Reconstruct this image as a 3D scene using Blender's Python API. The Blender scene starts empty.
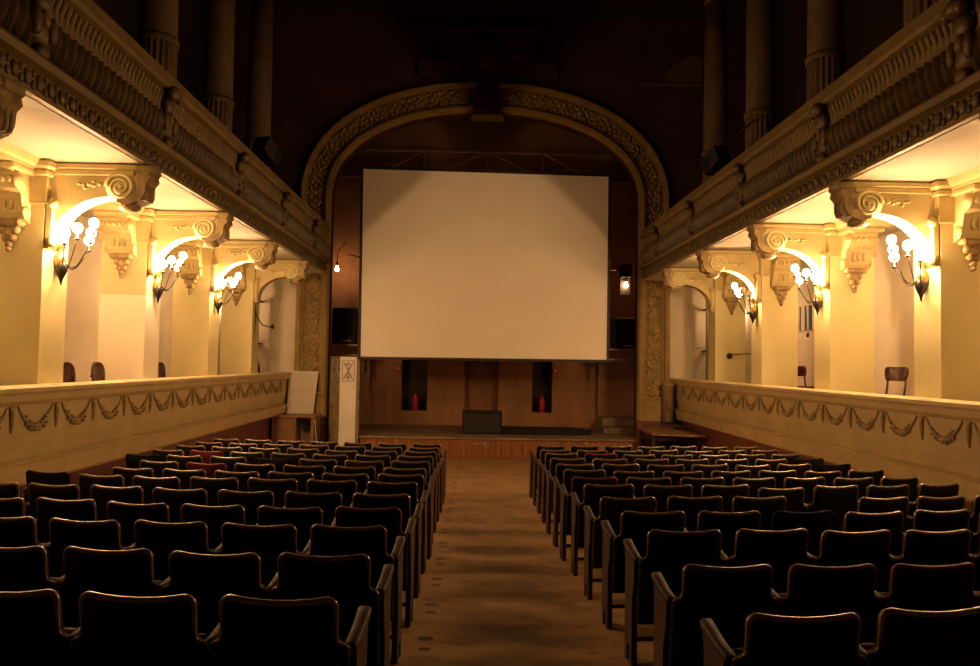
import bpy, math, random
from mathutils import Vector, Matrix
random.seed(7)
PI = math.pi
scene = bpy.context.scene
COL = scene.collection

# ------------------------------------------------------------------ materials
def mat(name, col, rough=.7, var=.12, scale=3.0, bump=0.0, bscale=None, spec=.5, metal=0.0, emit=None, estr=0.0, stretch=(1, 1, 1), col2=None):
    m = bpy.data.materials.new(name); m.use_nodes = True
    nt = m.node_tree; N = nt.nodes; L = nt.links
    b = N['Principled BSDF']
    b.inputs['Roughness'].default_value = rough
    b.inputs['Metallic'].default_value = metal
    b.inputs['Specular IOR Level'].default_value = spec
    tc = N.new('ShaderNodeTexCoord'); mp = N.new('ShaderNodeMapping')
    mp.inputs['Scale'].default_value = stretch
    L.new(tc.outputs['Object'], mp.inputs['Vector'])
    no = N.new('ShaderNodeTexNoise'); no.inputs['Scale'].default_value = scale
    no.inputs['Detail'].default_value = 6; no.inputs['Roughness'].default_value = .62
    L.new(mp.outputs['Vector'], no.inputs['Vector'])
    rp = N.new('ShaderNodeValToRGB')
    c2 = col2 if col2 else tuple(c * (1 - var * 2) for c in col)
    c1 = tuple(min(1, c * (1 + var * .6)) for c in col)
    rp.color_ramp.elements[0].position = .32; rp.color_ramp.elements[1].position = .68
    rp.color_ramp.elements[0].color = (*c2, 1); rp.color_ramp.elements[1].color = (*c1, 1)
    L.new(no.outputs['Fac'], rp.inputs['Fac'])
    L.new(rp.outputs['Color'], b.inputs['Base Color'])
    if bump:
        n2 = N.new('ShaderNodeTexNoise'); n2.inputs['Scale'].default_value = bscale or scale * 6
        n2.inputs['Detail'].default_value = 4
        L.new(mp.outputs['Vector'], n2.inputs['Vector'])
        bp = N.new('ShaderNodeBump'); bp.inputs['Strength'].default_value = bump; bp.inputs['Distance'].default_value = .02
        L.new(n2.outputs['Fac'], bp.inputs['Height']); L.new(bp.outputs['Normal'], b.inputs['Normal'])
    if emit:
        b.inputs['Emission Color'].default_value = (*emit, 1); b.inputs['Emission Strength'].default_value = estr
    return m

M = {}
M['cream'] = mat('cream_plaster', (.60, .53, .26), .75, .05, 1.4, .08, 30)
M['cream2'] = mat('pale_plaster', (.76, .69, .55), .75, .07, 1.2, .08, 30)
M['ochre'] = mat('ochre_mouldings', (.48, .385, .165), .6, .10, 3, .1, 30)
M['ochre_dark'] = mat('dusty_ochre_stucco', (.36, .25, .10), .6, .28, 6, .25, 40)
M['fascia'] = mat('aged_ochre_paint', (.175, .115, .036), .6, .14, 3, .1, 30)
M['leafy'] = mat('grimy_leaf_stucco', (.13, .083, .027), .5, .25, 9, .1, 45)
M['arch'] = mat('arch_ochre_paint', (.34, .225, .068), .6, .14, 3, .1, 30)
M['parapet'] = mat('parapet_ochre_paint', (.60, .47, .24), .6, .09, 2.2, .08, 26)
M['swag'] = mat('grimy_swag_stucco', (.46, .345, .16), .65, .2, 8, .2, 40)
M['gold'] = mat('gilded_ochre_stucco', (.52, .355, .085), .5, .22, 7, .25, 40)
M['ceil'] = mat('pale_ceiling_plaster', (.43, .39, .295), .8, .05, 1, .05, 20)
M['maroon'] = mat('maroon_wall_paint', (.17, .055, .040), .6, .15, 3)
M['stageback'] = mat('stage_brown_wall', (.40, .23, .13), .8, .2, 1.2, .1, 20)
M['redbrown'] = mat('dark_redbrown_wall', (.07, .018, .011), .8, .25, 1.2, .1, 20)
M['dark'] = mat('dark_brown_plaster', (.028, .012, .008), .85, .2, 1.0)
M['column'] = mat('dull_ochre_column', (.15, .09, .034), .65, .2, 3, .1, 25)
M['stagewall'] = mat('brown_stage_wall', (.36, .18, .08), .8, .13, 2.2, .12, 25, stretch=(1, 1, .3))
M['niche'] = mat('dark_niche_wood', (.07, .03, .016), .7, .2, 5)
M['stagetop'] = mat('worn_grey_stage_boards', (.30, .20, .12), .7, .3, 2.2, .1, 30, stretch=(.4, 2, 1))
M['stagefront'] = mat('orange_brown_planks', (.34, .125, .028), .5, .25, 4, .1, 30, stretch=(5, 1, .35))
M['screen'] = mat('white_screen_cloth', (.93, .86, .74), .9, .02, 1.0, .03, 60)
M['black'] = mat('matt_black', (.012, .011, .011), .6, .2, 4)
M['blackbox'] = mat('worn_black_carpet_box', (.014, .013, .012), .9, .25, 6, .2, 60)
M['white'] = mat('white_paint', (.90, .84, .74), .5, .05, 2)
M['whitepaper'] = mat('white_board', (.66, .60, .50), .7, .04, 2)
M['wood'] = mat('mid_brown_wood', (.26, .13, .05), .45, .2, 3, .05, 20, stretch=(1, 6, 6))
M['darkwood'] = mat('dark_seat_wood', (.05, .022, .011), .65, .25, 4, .05, 30, stretch=(3, 3, .6), spec=.3)
M['leather'] = mat('black_leatherette', (.006, .004, .0035), .75, .2, 8, .1, 60, spec=.12)
M['piping'] = mat('worn_brown_piping', (.25, .165, .095), .25, .25, 20, .1, 80, spec=.9)
M['redpiping'] = mat('red_velvet_piping', (.20, .012, .018), .6, .2, 20)
M['redleather'] = mat('dark_red_upholstery', (.085, .006, .008), .75, .2, 8, spec=.15)
M['brownleather'] = mat('dark_brown_upholstery', (.022, .009, .006), .75, .2, 8, spec=.15)
M['velvet'] = mat('deep_red_velvet', (.11, .008, .010), .85, .2, 9)
M['iron'] = mat('dark_iron', (.03, .025, .022), .45, .2, 5, metal=.6)
M['brass'] = mat('aged_brass', (.42, .26, .09), .35, .2, 6, metal=.8)
M['chair'] = mat('dark_cherry_chair_wood', (.055, .018, .010), .3, .2, 5)
M['red'] = mat('extinguisher_red', (.55, .02, .015), .35, .05, 4)
M['grey'] = mat('grey_pipe_paint', (.38, .33, .22), .5, .1, 4)
M['steel'] = mat('dull_truss_steel', (.62, .52, .38), .6, .2, 6)
M['bulb'] = mat('glowing_bulb', (1, .9, .7), .3, 0, 1, emit=(1, .57, .26), estr=330)
M['addedbulb'] = mat('glowing_added_bulb', (1, .9, .7), .3, 0, 1, emit=(1, .57, .28), estr=130)
M['barebulb'] = mat('glowing_bare_bulb', (1, .9, .7), .3, 0, 1, emit=(1, .50, .20), estr=95)
M['cable'] = mat('pale_cable', (.6, .55, .45), .6, .1, 4)

def patch_mat():
    m = mat('patched_plaster', (.60, .53, .26), .75, .05, 1.4, .08, 30)
    nt = m.node_tree; N = nt.nodes; L = nt.links; b = N['Principled BSDF']
    src = b.inputs['Base Color'].links[0].from_socket
    g = N.new('ShaderNodeNewGeometry'); s = N.new('ShaderNodeSeparateXYZ'); L.new(g.outputs['Position'], s.inputs[0])
    gt = N.new('ShaderNodeMath'); gt.operation = 'GREATER_THAN'; gt.inputs[1].default_value = 3.42
    L.new(s.outputs['Z'], gt.inputs[0])
    mx = N.new('ShaderNodeMix'); mx.data_type = 'RGBA'
    L.new(gt.outputs[0], mx.inputs[0]); mx.inputs[6].default_value = (.70, .63, .48, 1); mx.inputs[7].default_value = (.54, .45, .23, 1)
    L.new(mx.outputs[2], b.inputs['Base Color'])
    return m
M['patch'] = patch_mat()

def floor_mat():
    m = mat('worn_brown_floor', (.36, .215, .098), .55, .22, 1.6, .1, 22, spec=.4)
    nt = m.node_tree; N = nt.nodes; L = nt.links; b = N['Principled BSDF']
    src = b.inputs['Base Color'].links[0].from_socket
    g = N.new('ShaderNodeNewGeometry'); s = N.new('ShaderNodeSeparateXYZ'); L.new(g.outputs['Position'], s.inputs[0])
    def math_(op, a, bb):
        n = N.new('ShaderNodeMath'); n.operation = op
        for i, v in enumerate((a, bb)):
            if v is None: continue
            if isinstance(v, (int, float)): n.inputs[i].default_value = v
            else: L.new(v, n.inputs[i])
        return n.outputs[0]
    # fine darker blotches and grime
    n2 = N.new('ShaderNodeTexNoise'); n2.inputs['Scale'].default_value = 9; n2.inputs['Detail'].default_value = 8
    L.new(g.outputs['Position'], n2.inputs['Vector'])
    blot = N.new('ShaderNodeMapRange'); blot.inputs[1].default_value = .52; blot.inputs[2].default_value = .7
    blot.inputs[3].default_value = 0; blot.inputs[4].default_value = .6; L.new(n2.outputs['Fac'], blot.inputs[0])
    mx0 = N.new('ShaderNodeMix'); mx0.data_type = 'RGBA'; L.new(blot.outputs[0], mx0.inputs[0])
    L.new(src, mx0.inputs[6]); mx0.inputs[7].default_value = (.13, .072, .03, 1)
    # old fixing holes: pairs of dark oval spots beside the left block, one pair per row
    def spots(x0, y0, per, rx, ry):
        dx = math_('DIVIDE', math_('SUBTRACT', s.outputs['X'], x0), rx)
        mod = math_('WRAP', math_('SUBTRACT', s.outputs['Y'], y0), per / 2)
        mod.node.inputs[2].default_value = -per / 2
        dy = math_('DIVIDE', mod, ry)
        r = math_('ADD', math_('MULTIPLY', dx, dx), math_('MULTIPLY', dy, dy))
        return math_('LESS_THAN', r, 1.0)
    a = math_('MAXIMUM', spots(-.56, 5.12, .81, .055, .045), spots(-.555, 4.91, .81, .045, .035))
    a2 = math_('MULTIPLY', a, .9)
    mx = N.new('ShaderNodeMix'); mx.data_type = 'RGBA'; L.new(a2, mx.inputs[0])
    L.new(mx0.outputs[2], mx.inputs[6]); mx.inputs[7].default_value = (.03, .018, .01, 1)
    L.new(mx.outputs[2], b.inputs['Base Color'])
    return m
M['floor'] = floor_mat()

def stripe_mat():
    m = bpy.data.materials.new('blue_and_cream_stripes'); m.use_nodes = True
    nt = m.node_tree; N = nt.nodes; L = nt.links; b = N['Principled BSDF']
    tc = N.new('ShaderNodeTexCoord'); w = N.new('ShaderNodeTexWave'); w.inputs['Scale'].default_value = 1.35
    w.bands_direction = 'Y'; w.inputs['Distortion'].default_value = .8
    L.new(tc.outputs['Object'], w.inputs['Vector'])
    r = N.new('ShaderNodeValToRGB'); r.color_ramp.elements[0].position = .42; r.color_ramp.elements[1].position = .55
    r.color_ramp.elements[0].color = (.05, .07, .10, 1); r.color_ramp.elements[1].color = (.62, .56, .46, 1)
    L.new(w.outputs['Color'], r.inputs['Fac']); L.new(r.outputs['Color'], b.inputs['Base Color'])
    b.inputs['Roughness'].default_value = .6
    return m
M['stripes'] = stripe_mat()

# ------------------------------------------------------------------ mesh builder
class MB:
    def __init__(s): s.v = []; s.f = []; s.sm = []
    def add(s, vs, fs, smooth=False):
        o = len(s.v); s.v += [tuple(p) for p in vs]
        for f in fs: s.f.append([i + o for i in f]); s.sm.append(smooth)
        return s
    def box(s, x0, x1, y0, y1, z0, z1, bev=0.0):
        if bev <= 0:
            vs = [(x, y, z) for z in (z0, z1) for y in (y0, y1) for x in (x0, x1)]
            return s.add(vs, [(0, 2, 3, 1), (4, 5, 7, 6), (0, 1, 5, 4), (2, 6, 7, 3), (0, 4, 6, 2), (1, 3, 7, 5)])
        b = min(bev, (x1 - x0) / 2.01, (y1 - y0) / 2.01, (z1 - z0) / 2.01)
        rings = []
        for z, i in ((z0, b), (z0 + b, 0), (z1 - b, 0), (z1, b)):
            a0, a1, c0, c1 = x0 + i, x1 - i, y0 + i, y1 - i
            k = b if i == 0 else b * .3
            rings.append([(a0 + k, c0, z), (a1 - k, c0, z), (a1, c0 + k, z), (a1, c1 - k, z), (a1 - k, c1, z), (a0 + k, c1, z), (a0, c1 - k, z), (a0, c0 + k, z)])
        return s.loft(rings, True, True)
    def loft(s, rings, cap0=True, cap1=True, smooth=False, closed=True):
        n = len(rings[0]); vs = [p for r in rings for p in r]; fs = []
        for k in range(len(rings) - 1):
            for i in range(n if closed else n - 1):
                j = (i + 1) % n
                fs.append((k * n + i, k * n + j, (k + 1) * n + j, (k + 1) * n + i))
        if cap0: fs.append(tuple(range(n - 1, -1, -1)))
        if cap1: fs.append(tuple((len(rings) - 1) * n + i for i in range(n)))
        return s.add(vs, fs, smooth)
    def prism(s, poly, axis, a, b):       # poly in the two other axes (in x,y,z order), extruded on axis
        def pt(p, t):
            return (t, p[0], p[1]) if axis == 'x' else (p[0], t, p[1]) if axis == 'y' else (p[0], p[1], t)
        return s.loft([[pt(p, a) for p in poly], [pt(p, b) for p in poly]])
    def tube(s, pts, r, n=8, smooth=True, caps=True):
        pts = [Vector(p) for p in pts]; rs = r if isinstance(r, (list, tuple)) else [r] * len(pts)
        rings = []; ref = None
        for i, p in enumerate(pts):
            t = (pts[min(i + 1, len(pts) - 1)] - pts[max(i - 1, 0)])
            if t.length < 1e-9: t = Vector((0, 0, 1))
            t.normalize()
            if ref is None:
                ref = Vector((0, 0, 1)) if abs(t.z) < .9 else Vector((1, 0, 0))
            u = t.cross(ref)
            if u.length < 1e-6: u = t.orthogonal()
            u.normalize(); w = u.cross(t); ref = w
            rings.append([tuple(p + (u * math.cos(2 * PI * k / n) + w * math.sin(2 * PI * k / n)) * rs[i]) for k in range(n)])
        return s.loft(rings, caps, caps, smooth)
    def lathe(s, prof, c, axis='z', n=16, smooth=True, flute=None):
        rings = []
        for r, h in prof:
            ring = []
            for k in range(n):
                a = 2 * PI * k / n
                rr = r * (1 - (flute if flute and k % 2 else 0))
                x, y = rr * math.cos(a), rr * math.sin(a)
                if axis == 'z': ring.append((c[0] + x, c[1] + y, c[2] + h))
                elif axis == 'y': ring.append((c[0] + x, c[1] + h, c[2] + y))
                else: ring.append((c[0] + h, c[1] + x, c[2] + y))
            rings.append(ring)
        return s.loft(rings, True, True, smooth)
    def blob(s, c, r, rot=None, n=8, m=5):  # ellipsoid
        rings = []
        R = rot if rot else Matrix.Identity(3)
        for i in range(1, m):
            th = PI * i / m
            ring = []
            for k in range(n):
                a = 2 * PI * k / n
                p = R @ Vector((r[0] * math.sin(th) * math.cos(a), r[1] * math.sin(th) * math.sin(a), r[2] * math.cos(th)))
                ring.append((c[0] + p.x, c[1] + p.y, c[2] + p.z))
            rings.append(ring)
        return s.loft(rings, True, True, True)
    def map(s, fn): s.v = [fn(*p) for p in s.v]; return s
    def mesh(s, name, m=None):
        me = bpy.data.meshes.new(name); me.from_pydata(s.v, [], s.f)
        for p, q in zip(me.polygons, s.sm): p.use_smooth = q
        me.update()
        import bmesh
        bm = bmesh.new(); bm.from_mesh(me); bmesh.ops.recalc_face_normals(bm, faces=bm.faces); bm.to_mesh(me); bm.free()
        if m: me.materials.append(m)
        return me
    def build(s, name, m, parent=None, loc=None):
        o = bpy.data.objects.new(name, s.mesh(name, m)); COL.objects.link(o)
        if loc: o.location = loc
        if parent: o.parent = parent
        return o

def tag(o, label, cat, group=None, kind='thing'):
    o['label'] = label; o['category'] = cat; o['kind'] = kind
    if group: o['group'] = group
    return o
def thing(name, loc, label, cat, group=None, rz=0.0):
    o = bpy.data.objects.new(name, None); COL.objects.link(o)
    o.empty_display_size = .1
    o.location = loc; o.rotation_euler = (0, 0, rz)
    return tag(o, label, cat, group)
def struct(name, mb, m, label=None):
    o = mb.build(name, m); o['kind'] = 'structure'
    if label: o['label'] = label
    return o
def mirror(mb, sg):
    if sg < 0: mb.v = [(-x, y, z) for x, y, z in mb.v]
    return mb
SIDE = {-1: 'left', 1: 'right'}
ORD = ['first', 'second', 'third', 'fourth', 'fifth', 'sixth', 'seventh', 'eighth', 'ninth', 'tenth', 'eleventh', 'twelfth', 'thirteenth']
def fz(y): return .81 - .042 * y if y < 19.3 else 0.0

# ------------------------------------------------------------------ camera
F = 740.0
a, b = (473 - 490) / F, -(362 - 333) / F
fy = Vector((a, b, -1)).normalized()
up0 = Vector((math.sin(.018), math.cos(.018), 0))
zc = (up0 - fy * up0.dot(fy)).normalized(); xc = fy.cross(zc)
CAM = Vector((-.27, 0, 2.48))
cam_d = bpy.data.cameras.new('camera'); cam = bpy.data.objects.new('camera', cam_d); COL.objects.link(cam)
cam_d.sensor_width = 36; cam_d.sensor_fit = 'HORIZONTAL'; cam_d.lens = F / 980 * 36; cam_d.clip_start = .05
R = Matrix(((xc.x, fy.x, zc.x), (xc.y, fy.y, zc.y), (xc.z, fy.z, zc.z)))   # world -> camera
cam.matrix_world = Matrix.Translation(CAM) @ R.transposed().to_4x4()
scene.camera = cam
YB, YP = -3.0, 19.8          # rear of the hall, proscenium plane
HZ = 11.9                    # main ceiling

# ------------------------------------------------------------------ setting
mb = MB()
mb.loft([[(-5.4, YB, fz(YB)), (5.4, YB, fz(YB)), (5.4, YB, fz(YB) - .3), (-5.4, YB, fz(YB) - .3)],
         [(-5.4, 19.3, 0), (5.4, 19.3, 0), (5.4, 19.3, -.3), (-5.4, 19.3, -.3)],
         [(-5.4, 20.2, 0), (5.4, 20.2, 0), (5.4, 20.2, -.3), (-5.4, 20.2, -.3)]])
struct('floor', mb, M['floor'])
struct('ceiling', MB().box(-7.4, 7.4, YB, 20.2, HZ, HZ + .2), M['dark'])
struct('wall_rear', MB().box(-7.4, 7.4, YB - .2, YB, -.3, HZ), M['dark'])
for sg in (-1, 1):
    n = SIDE[sg]
    struct('wall_' + n, mirror(MB().box(6.7, 6.9, YB, YP, 1.4, 4.95), sg), M['cream2'])
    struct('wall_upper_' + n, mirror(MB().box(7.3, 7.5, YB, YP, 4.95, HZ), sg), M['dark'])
    struct('wall_lower_' + n, mirror(MB().box(5.32, 5.5, YB, YP, -.3, 1.5), sg), M['maroon'])
    struct('floor_' + n, mirror(MB().box(5.2, 7.3, YB, YP, 1.5, 1.65), sg), M['wood'])
    struct('ceiling_' + n, mirror(MB().box(4.24, 7.3, YB, YP, 4.752, 4.87), sg), M['ceil'])
    # longitudinal moulded beam above the piers
    bm_ = MB().prism([(5.40, 4.62), (5.94, 4.62), (5.94, 4.66), (5.99, 4.68), (6.02, 4.75), (5.32, 4.75), (5.35, 4.68), (5.40, 4.66)], 'y', YB, YP)
    struct('trim_%d' % (1 if sg < 0 else 2), mirror(bm_, sg), M['ochre'])

# proscenium wall with the arched opening
AW, AS, AR = 4.15, 6.85, 2.38     # half width, spring height, rise
def arch_path(n=48):
    pts = []
    for i in range(n + 1):
        t = PI - PI * i / n
        c_, s_ = math.cos(t), math.sin(t); e = 2 / 2.15
        pts.append((AW * math.copysign(abs(c_) ** e, c_), AS + AR * abs(s_) ** e))
    return pts
arch = arch_path()
def arch_wall(y0, y1):
    mb = MB()
    for y in (y0, y1):
        for sg in (-1, 1):
            mb.add([(sg * AW, y, -.3), (sg * 7.4, y, -.3), (sg * 7.4, y, HZ), (sg * AW, y, HZ), (sg * AW, y, AS)], [(0, 1, 2, 3, 4)])
        for (x0, z0), (x1, z1) in zip(arch, arch[1:]):
            mb.add([(x0, y, z0), (x1, y, z1), (x1, y, HZ), (x0, y, HZ)], [(0, 1, 2, 3)])
    path = [(-AW, -.3)] + arch + [(AW, -.3)]
    for (x0, z0), (x1, z1) in zip(path, path[1:]):
        mb.add([(x0, y0, z0), (x1, y0, z1), (x1, y1, z1), (x0, y1, z0)], [(0, 1, 2, 3)])
    return mb
struct('wall_front', arch_wall(YP, YP + .4), M['redbrown'])
# cream lining of the proscenium wall beneath the balconies
for sg in (-1, 1):
    struct('wall_front_' + SIDE[sg], mirror(MB().box(5.0, 6.7, YP - .04, YP, 1.0, 4.75), sg), M['cream2'])
    struct('baseboard_' + SIDE[sg], mirror(MB().box(4.16, 5.32, YP - .16, YP - .02, -.1, .98, .01), sg), M['maroon'])

# stage house
BY = 23.2
struct('floor_stage', MB().box(-5.2, 5.2, YP + .4, 24.6, .2, .5), M['stagetop'])
wall = MB()
NZ = .93; NT = 2.66
segs = [(-3.75, -2.49), (-1.68, -.52), (.54, 1.6), (2.23, 3.65)]
for x0, x1 in segs: wall.box(x0, x1, BY, BY + .25, NZ, NT)
wall.box(-3.75, 3.65, BY, BY + .25, .5, NZ)
wall.box(-3.75, 3.65, BY, BY + .25, NT, 4.2)
struct('wall_back', wall, M['stagewall'])
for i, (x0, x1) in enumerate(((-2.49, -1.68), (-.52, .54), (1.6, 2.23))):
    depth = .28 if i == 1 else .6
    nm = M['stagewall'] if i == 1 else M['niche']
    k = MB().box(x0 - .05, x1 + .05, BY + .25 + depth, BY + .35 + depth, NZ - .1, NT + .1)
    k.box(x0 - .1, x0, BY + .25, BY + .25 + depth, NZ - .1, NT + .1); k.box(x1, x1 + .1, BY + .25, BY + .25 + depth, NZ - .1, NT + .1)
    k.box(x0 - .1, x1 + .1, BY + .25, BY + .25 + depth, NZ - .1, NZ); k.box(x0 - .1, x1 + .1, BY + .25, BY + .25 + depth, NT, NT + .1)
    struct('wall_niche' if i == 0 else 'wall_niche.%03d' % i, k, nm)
struct('wall_stage_rear', MB().box(-6, 6, 24.35, 24.55, .5, HZ), M['stageback'])
for sg in (-1, 1):
    struct('wall_wing_' + SIDE[sg], mirror(MB().box(3.62 if sg > 0 else 3.45, 5.0, 22.9, 23.1, .5, 8.2), sg), M['stageback'])
for sg in (-1, 1):
    struct('wall_stage_' + SIDE[sg], mirror(MB().box(5.0, 5.2, YP + .4, 24.4, .4, HZ), sg), M['stageback'])
struct('ceiling_stage', MB().box(-6, 6, YP + .4, 24.5, HZ - .3, HZ), M['dark'])

# ------------------------------------------------------------------ stage apron
st = thing('stage', (0, 19.3, 0), 'low wooden stage with orange plank front and worn grey boards below the screen', 'stage')
mb = MB()
x = -3.15
while x < 4.13:
    w_ = min(.145, 4.14 - x); mb.box(x, x + w_ - .006, .0, .03, -.02, .47, .004); x += .145
mb.build('plank_front', M['stagefront'], st)
MB().box(-3.2, 4.14, -.05, .85, .47, .525, .012).build('stage_boards', M['stagetop'], st)
mk = MB()
for i, (dx, dz, s_) in enumerate(((0, 0, 1), (.075, .01, .8), (.14, 0, .8), (.20, .01, .7))):
    mk.tube([(-.22 + dx, -.004, .345 + dz), (-.205 + dx, -.004, .375 + dz), (-.19 + dx, -.004, .35 + dz), (-.17 + dx, -.004, .378 + dz)], .008 * s_, 5)
mk.blob((.075, -.004, .355), (.03, .008, .03))
mk.build('painted_mark', M['whitepaper'], st)

# ------------------------------------------------------------------ projection screen
scr = thing('projection_screen', (0, 19.1, 2.55), 'large white projection screen with thin black border filling the arch', 'screen')
tl, tr, bl, br = (-3.20, 4.89), (3.185, 4.83), (-3.16, .02), (3.185, .045)
def quad_panel(inset, y0, y1):
    q = [(bl[0] + inset, bl[1] + inset), (br[0] - inset, br[1] + inset), (tr[0] - inset, tr[1] - inset), (tl[0] + inset, tl[1] - inset)]
    return [[(p[0], y, p[1]) for p in q] for y in (y0, y1)]
MB().loft(quad_panel(0, 0, .03)).build('screen_cloth', M['screen'], scr)
q0 = quad_panel(.0, 0, 0)[0]; q1 = quad_panel(-.068, 0, 0)[0]
fr = MB()
for i in range(4):
    j = (i + 1) % 4
    p = [q0[i], q0[j], q1[j], q1[i]]
    fr.loft([[(v[0], -.02, v[2]) for v in p], [(v[0], .05, v[2]) for v in p]])
fr.build('border', M['black'], scr)

# truss frame behind the screen
tr_ = thing('truss', (0, 22.8, 8.3), 'thin steel roof truss behind the top of the screen', 'truss')
mb = MB(); 
for p, q in (((-4.5, .7), (4.8, .7)), ((-4.5, -.15), (4.8, -.15)), ((.08, .72), (-1.8, -.1)), ((.08, .72), (1.9, -.1)), ((.08, .7), (.08, -.15)), ((1.79, .7), (1.79, -.15)), ((-1.9, .7), (-1.9, -.15)), ((-1.9, .7), (-3.4, -.1)), ((1.79, .7), (3.4, -.1))):
    mb.tube([(p[0], 0, p[1]), (q[0], 0, q[1])], .028, 6)
mb.build('frame', M['steel'], tr_)

# ------------------------------------------------------------------ proscenium arch
pa = thing('proscenium_arch', (0, YP, 0), 'broad ornate ochre arch moulding framing the stage opening', 'arch')
full = [(-AW, .98 + i * (AS - .98) / 12) for i in range(12)] + arch + [(AW, AS - (i + 1) * (AS - .98) / 12) for i in range(12)]
def norms(path):
    out = []
    for i in range(len(path)):
        p, q = path[max(i - 1, 0)], path[min(i + 1, len(path) - 1)]
        dx, dz = q[0] - p[0], q[1] - p[1]; l = math.hypot(dx, dz)
        out.append((-dz / l, dx / l))
    return out
nrm = norms(full)
def sweep(prof, path=full, nn=nrm):       # prof: (outward distance, distance in front of the wall)
    rings = []
    for (x, z), (nx, nz) in zip(path, nn):
        rings.append([(x + nx * d, -h, z + nz * d) for d, h in prof])
    return MB().loft(rings, True, True, False)
sweep([(0, .0), (-.03, .02), (-.03, .12), (.02, .2), (.10, .22), (.12, .17), (.17, .16), (.2, .1), (.2, 0)]).build('inner_moulding', M['arch'], pa)
sweep([(.2, 0), (.2, .06), (.63, .06), (.63, 0)]).build('ornament_ground', M['ochre_dark'], pa)
outer_path = full
sweep([(.63, 0), (.63, .12), (.67, .13), (.70, .21), (.76, .22), (.79, .15), (.83, .13), (.86, .05), (.86, 0)]).build('outer_moulding', M['arch'], pa)
# resampled centre line for relief
cl = [(x + nx * .415, z + nz * .415) for (x, z), (nx, nz) in zip(full, nrm)]
acc = [0]
for p, q in zip(cl, cl[1:]): acc.append(acc[-1] + math.hypot(q[0] - p[0], q[1] - p[1]))
def at_len(s_):
    for i in range(len(acc) - 1):
        if acc[i + 1] >= s_:
            t = (s_ - acc[i]) / (acc[i + 1] - acc[i])
            x = cl[i][0] * (1 - t) + cl[i + 1][0] * t; z = cl[i][1] * (1 - t) + cl[i + 1][1] * t
            tx, tz = cl[i + 1][0] - cl[i][0], cl[i + 1][1] - cl[i][1]; l = math.hypot(tx, tz)
            return x, z, tx / l, tz / l
    return (*cl[-1], 0, -1)
orn = MB()
s_ = .55; i = 0
while s_ < acc[-1] - .5:
    x, z, tx, tz = at_len(s_); nx, nz = -tz, tx
    def P(u, v): return (x + tx * u + nx * v, z + tz * u + nz * v)
    flip = 1 if x < 0 else -1
    off = random.uniform(-.05, .05)
    for u, v, ru, rv, ang in ((0, 0, .055, .055, 0), (.09 * flip, .09, .10, .035, .7), (.09 * flip, -.09, .10, .035, -.7), (-.08 * flip, .13, .07, .04, -.5), (-.08 * flip, -.13, .07, .04, .5), (.17 * flip, .0, .05, .03, 0), (.02 * flip, .17, .05, .03, 1.2), (.02 * flip, -.17, .05, .03, -1.2)):
        px_, pz_ = P(u + off + random.uniform(-.025, .025), v + random.uniform(-.02, .02))
        A = math.atan2(tz, tx) + (ang + random.uniform(-.5, .5)) * flip; ru *= random.uniform(.7, 1.1)
        Rm = Matrix(((math.cos(A), 0, -math.sin(A)), (0, 1, 0), (math.sin(A), 0, math.cos(A))))
        orn.blob((px_, -.075, pz_), (ru, .055 + random.uniform(0, .02), rv), Rm, 8, 4)
    s_ += .335; i += 1
orn.build('foliage_ornament', M['gold'], pa)
ks = MB().prism([(-.42, 9.02), (.42, 9.02), (.44, 9.12), (.36, 9.14), (.30, 9.95), (-.30, 9.95), (-.36, 9.14), (-.44, 9.12)], 'y', -.36, 0)
ks.blob((0, -.36, 9.55), (.17, .1, .24)); ks.blob((-.17, -.35, 9.8), (.1, .09, .1)); ks.blob((.17, -.35, 9.8), (.1, .09, .1)); ks.blob((0, -.37, 9.28), (.12, .09, .1))
ks.build('keystone', M['redbrown'], pa)
MB().box(-.43, .43, -.4, -.0, 8.98, 9.08, .02).build('keystone_ledge', M['fascia'], pa)
for sg in (-1, 1):
    mirror(MB().box(4.17, 4.98, -.18, 0, .98, 1.55, .01).box(4.15, 5.0, -.22, 0, 1.55, 1.63, .02).box(4.3, 4.84, -.2, -.18, 1.06, 1.48), sg).build('pedestal', M['arch'], pa)
# relief above the arch
cr = thing('wall_cartouche', (0, YP, 10.3), 'dark heavy plaster cartouche on the wall above the arch', 'cartouche')
mb = MB().box(-1.9, 1.9, -.16, 0, -.1, .35, .03).box(-1.25, 1.25, -.22, 0, .35, 1.05, .04).box(-1.4, 1.4, -.3, 0, 1.05, 1.2, .04)
mb.blob((0, -.22, .5), (.4, .16, .5)); mb.blob((-.8, -.16, .45), (.32, .12, .2)); mb.blob((.8, -.16, .45), (.32, .12, .2))
mb.build('relief', M['redbrown'], cr)
lg = thing('broken_cornice', (5.1, YP, 10.1), 'broken plaster ledge with bare brick patch high at right of the arch', 'cornice')
mb = MB().box(-.9, .75, -.10, 0, -.03, .05, .01)
mb.build('ledge', M['column'], lg)
MB().prism([(-.35, .05), (.74, .05), (.74, .75), (.45, .85), (.05, .62), (-.25, .35)], 'y', -.035, 0).build('brick_patch', M['column'], lg)

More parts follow.
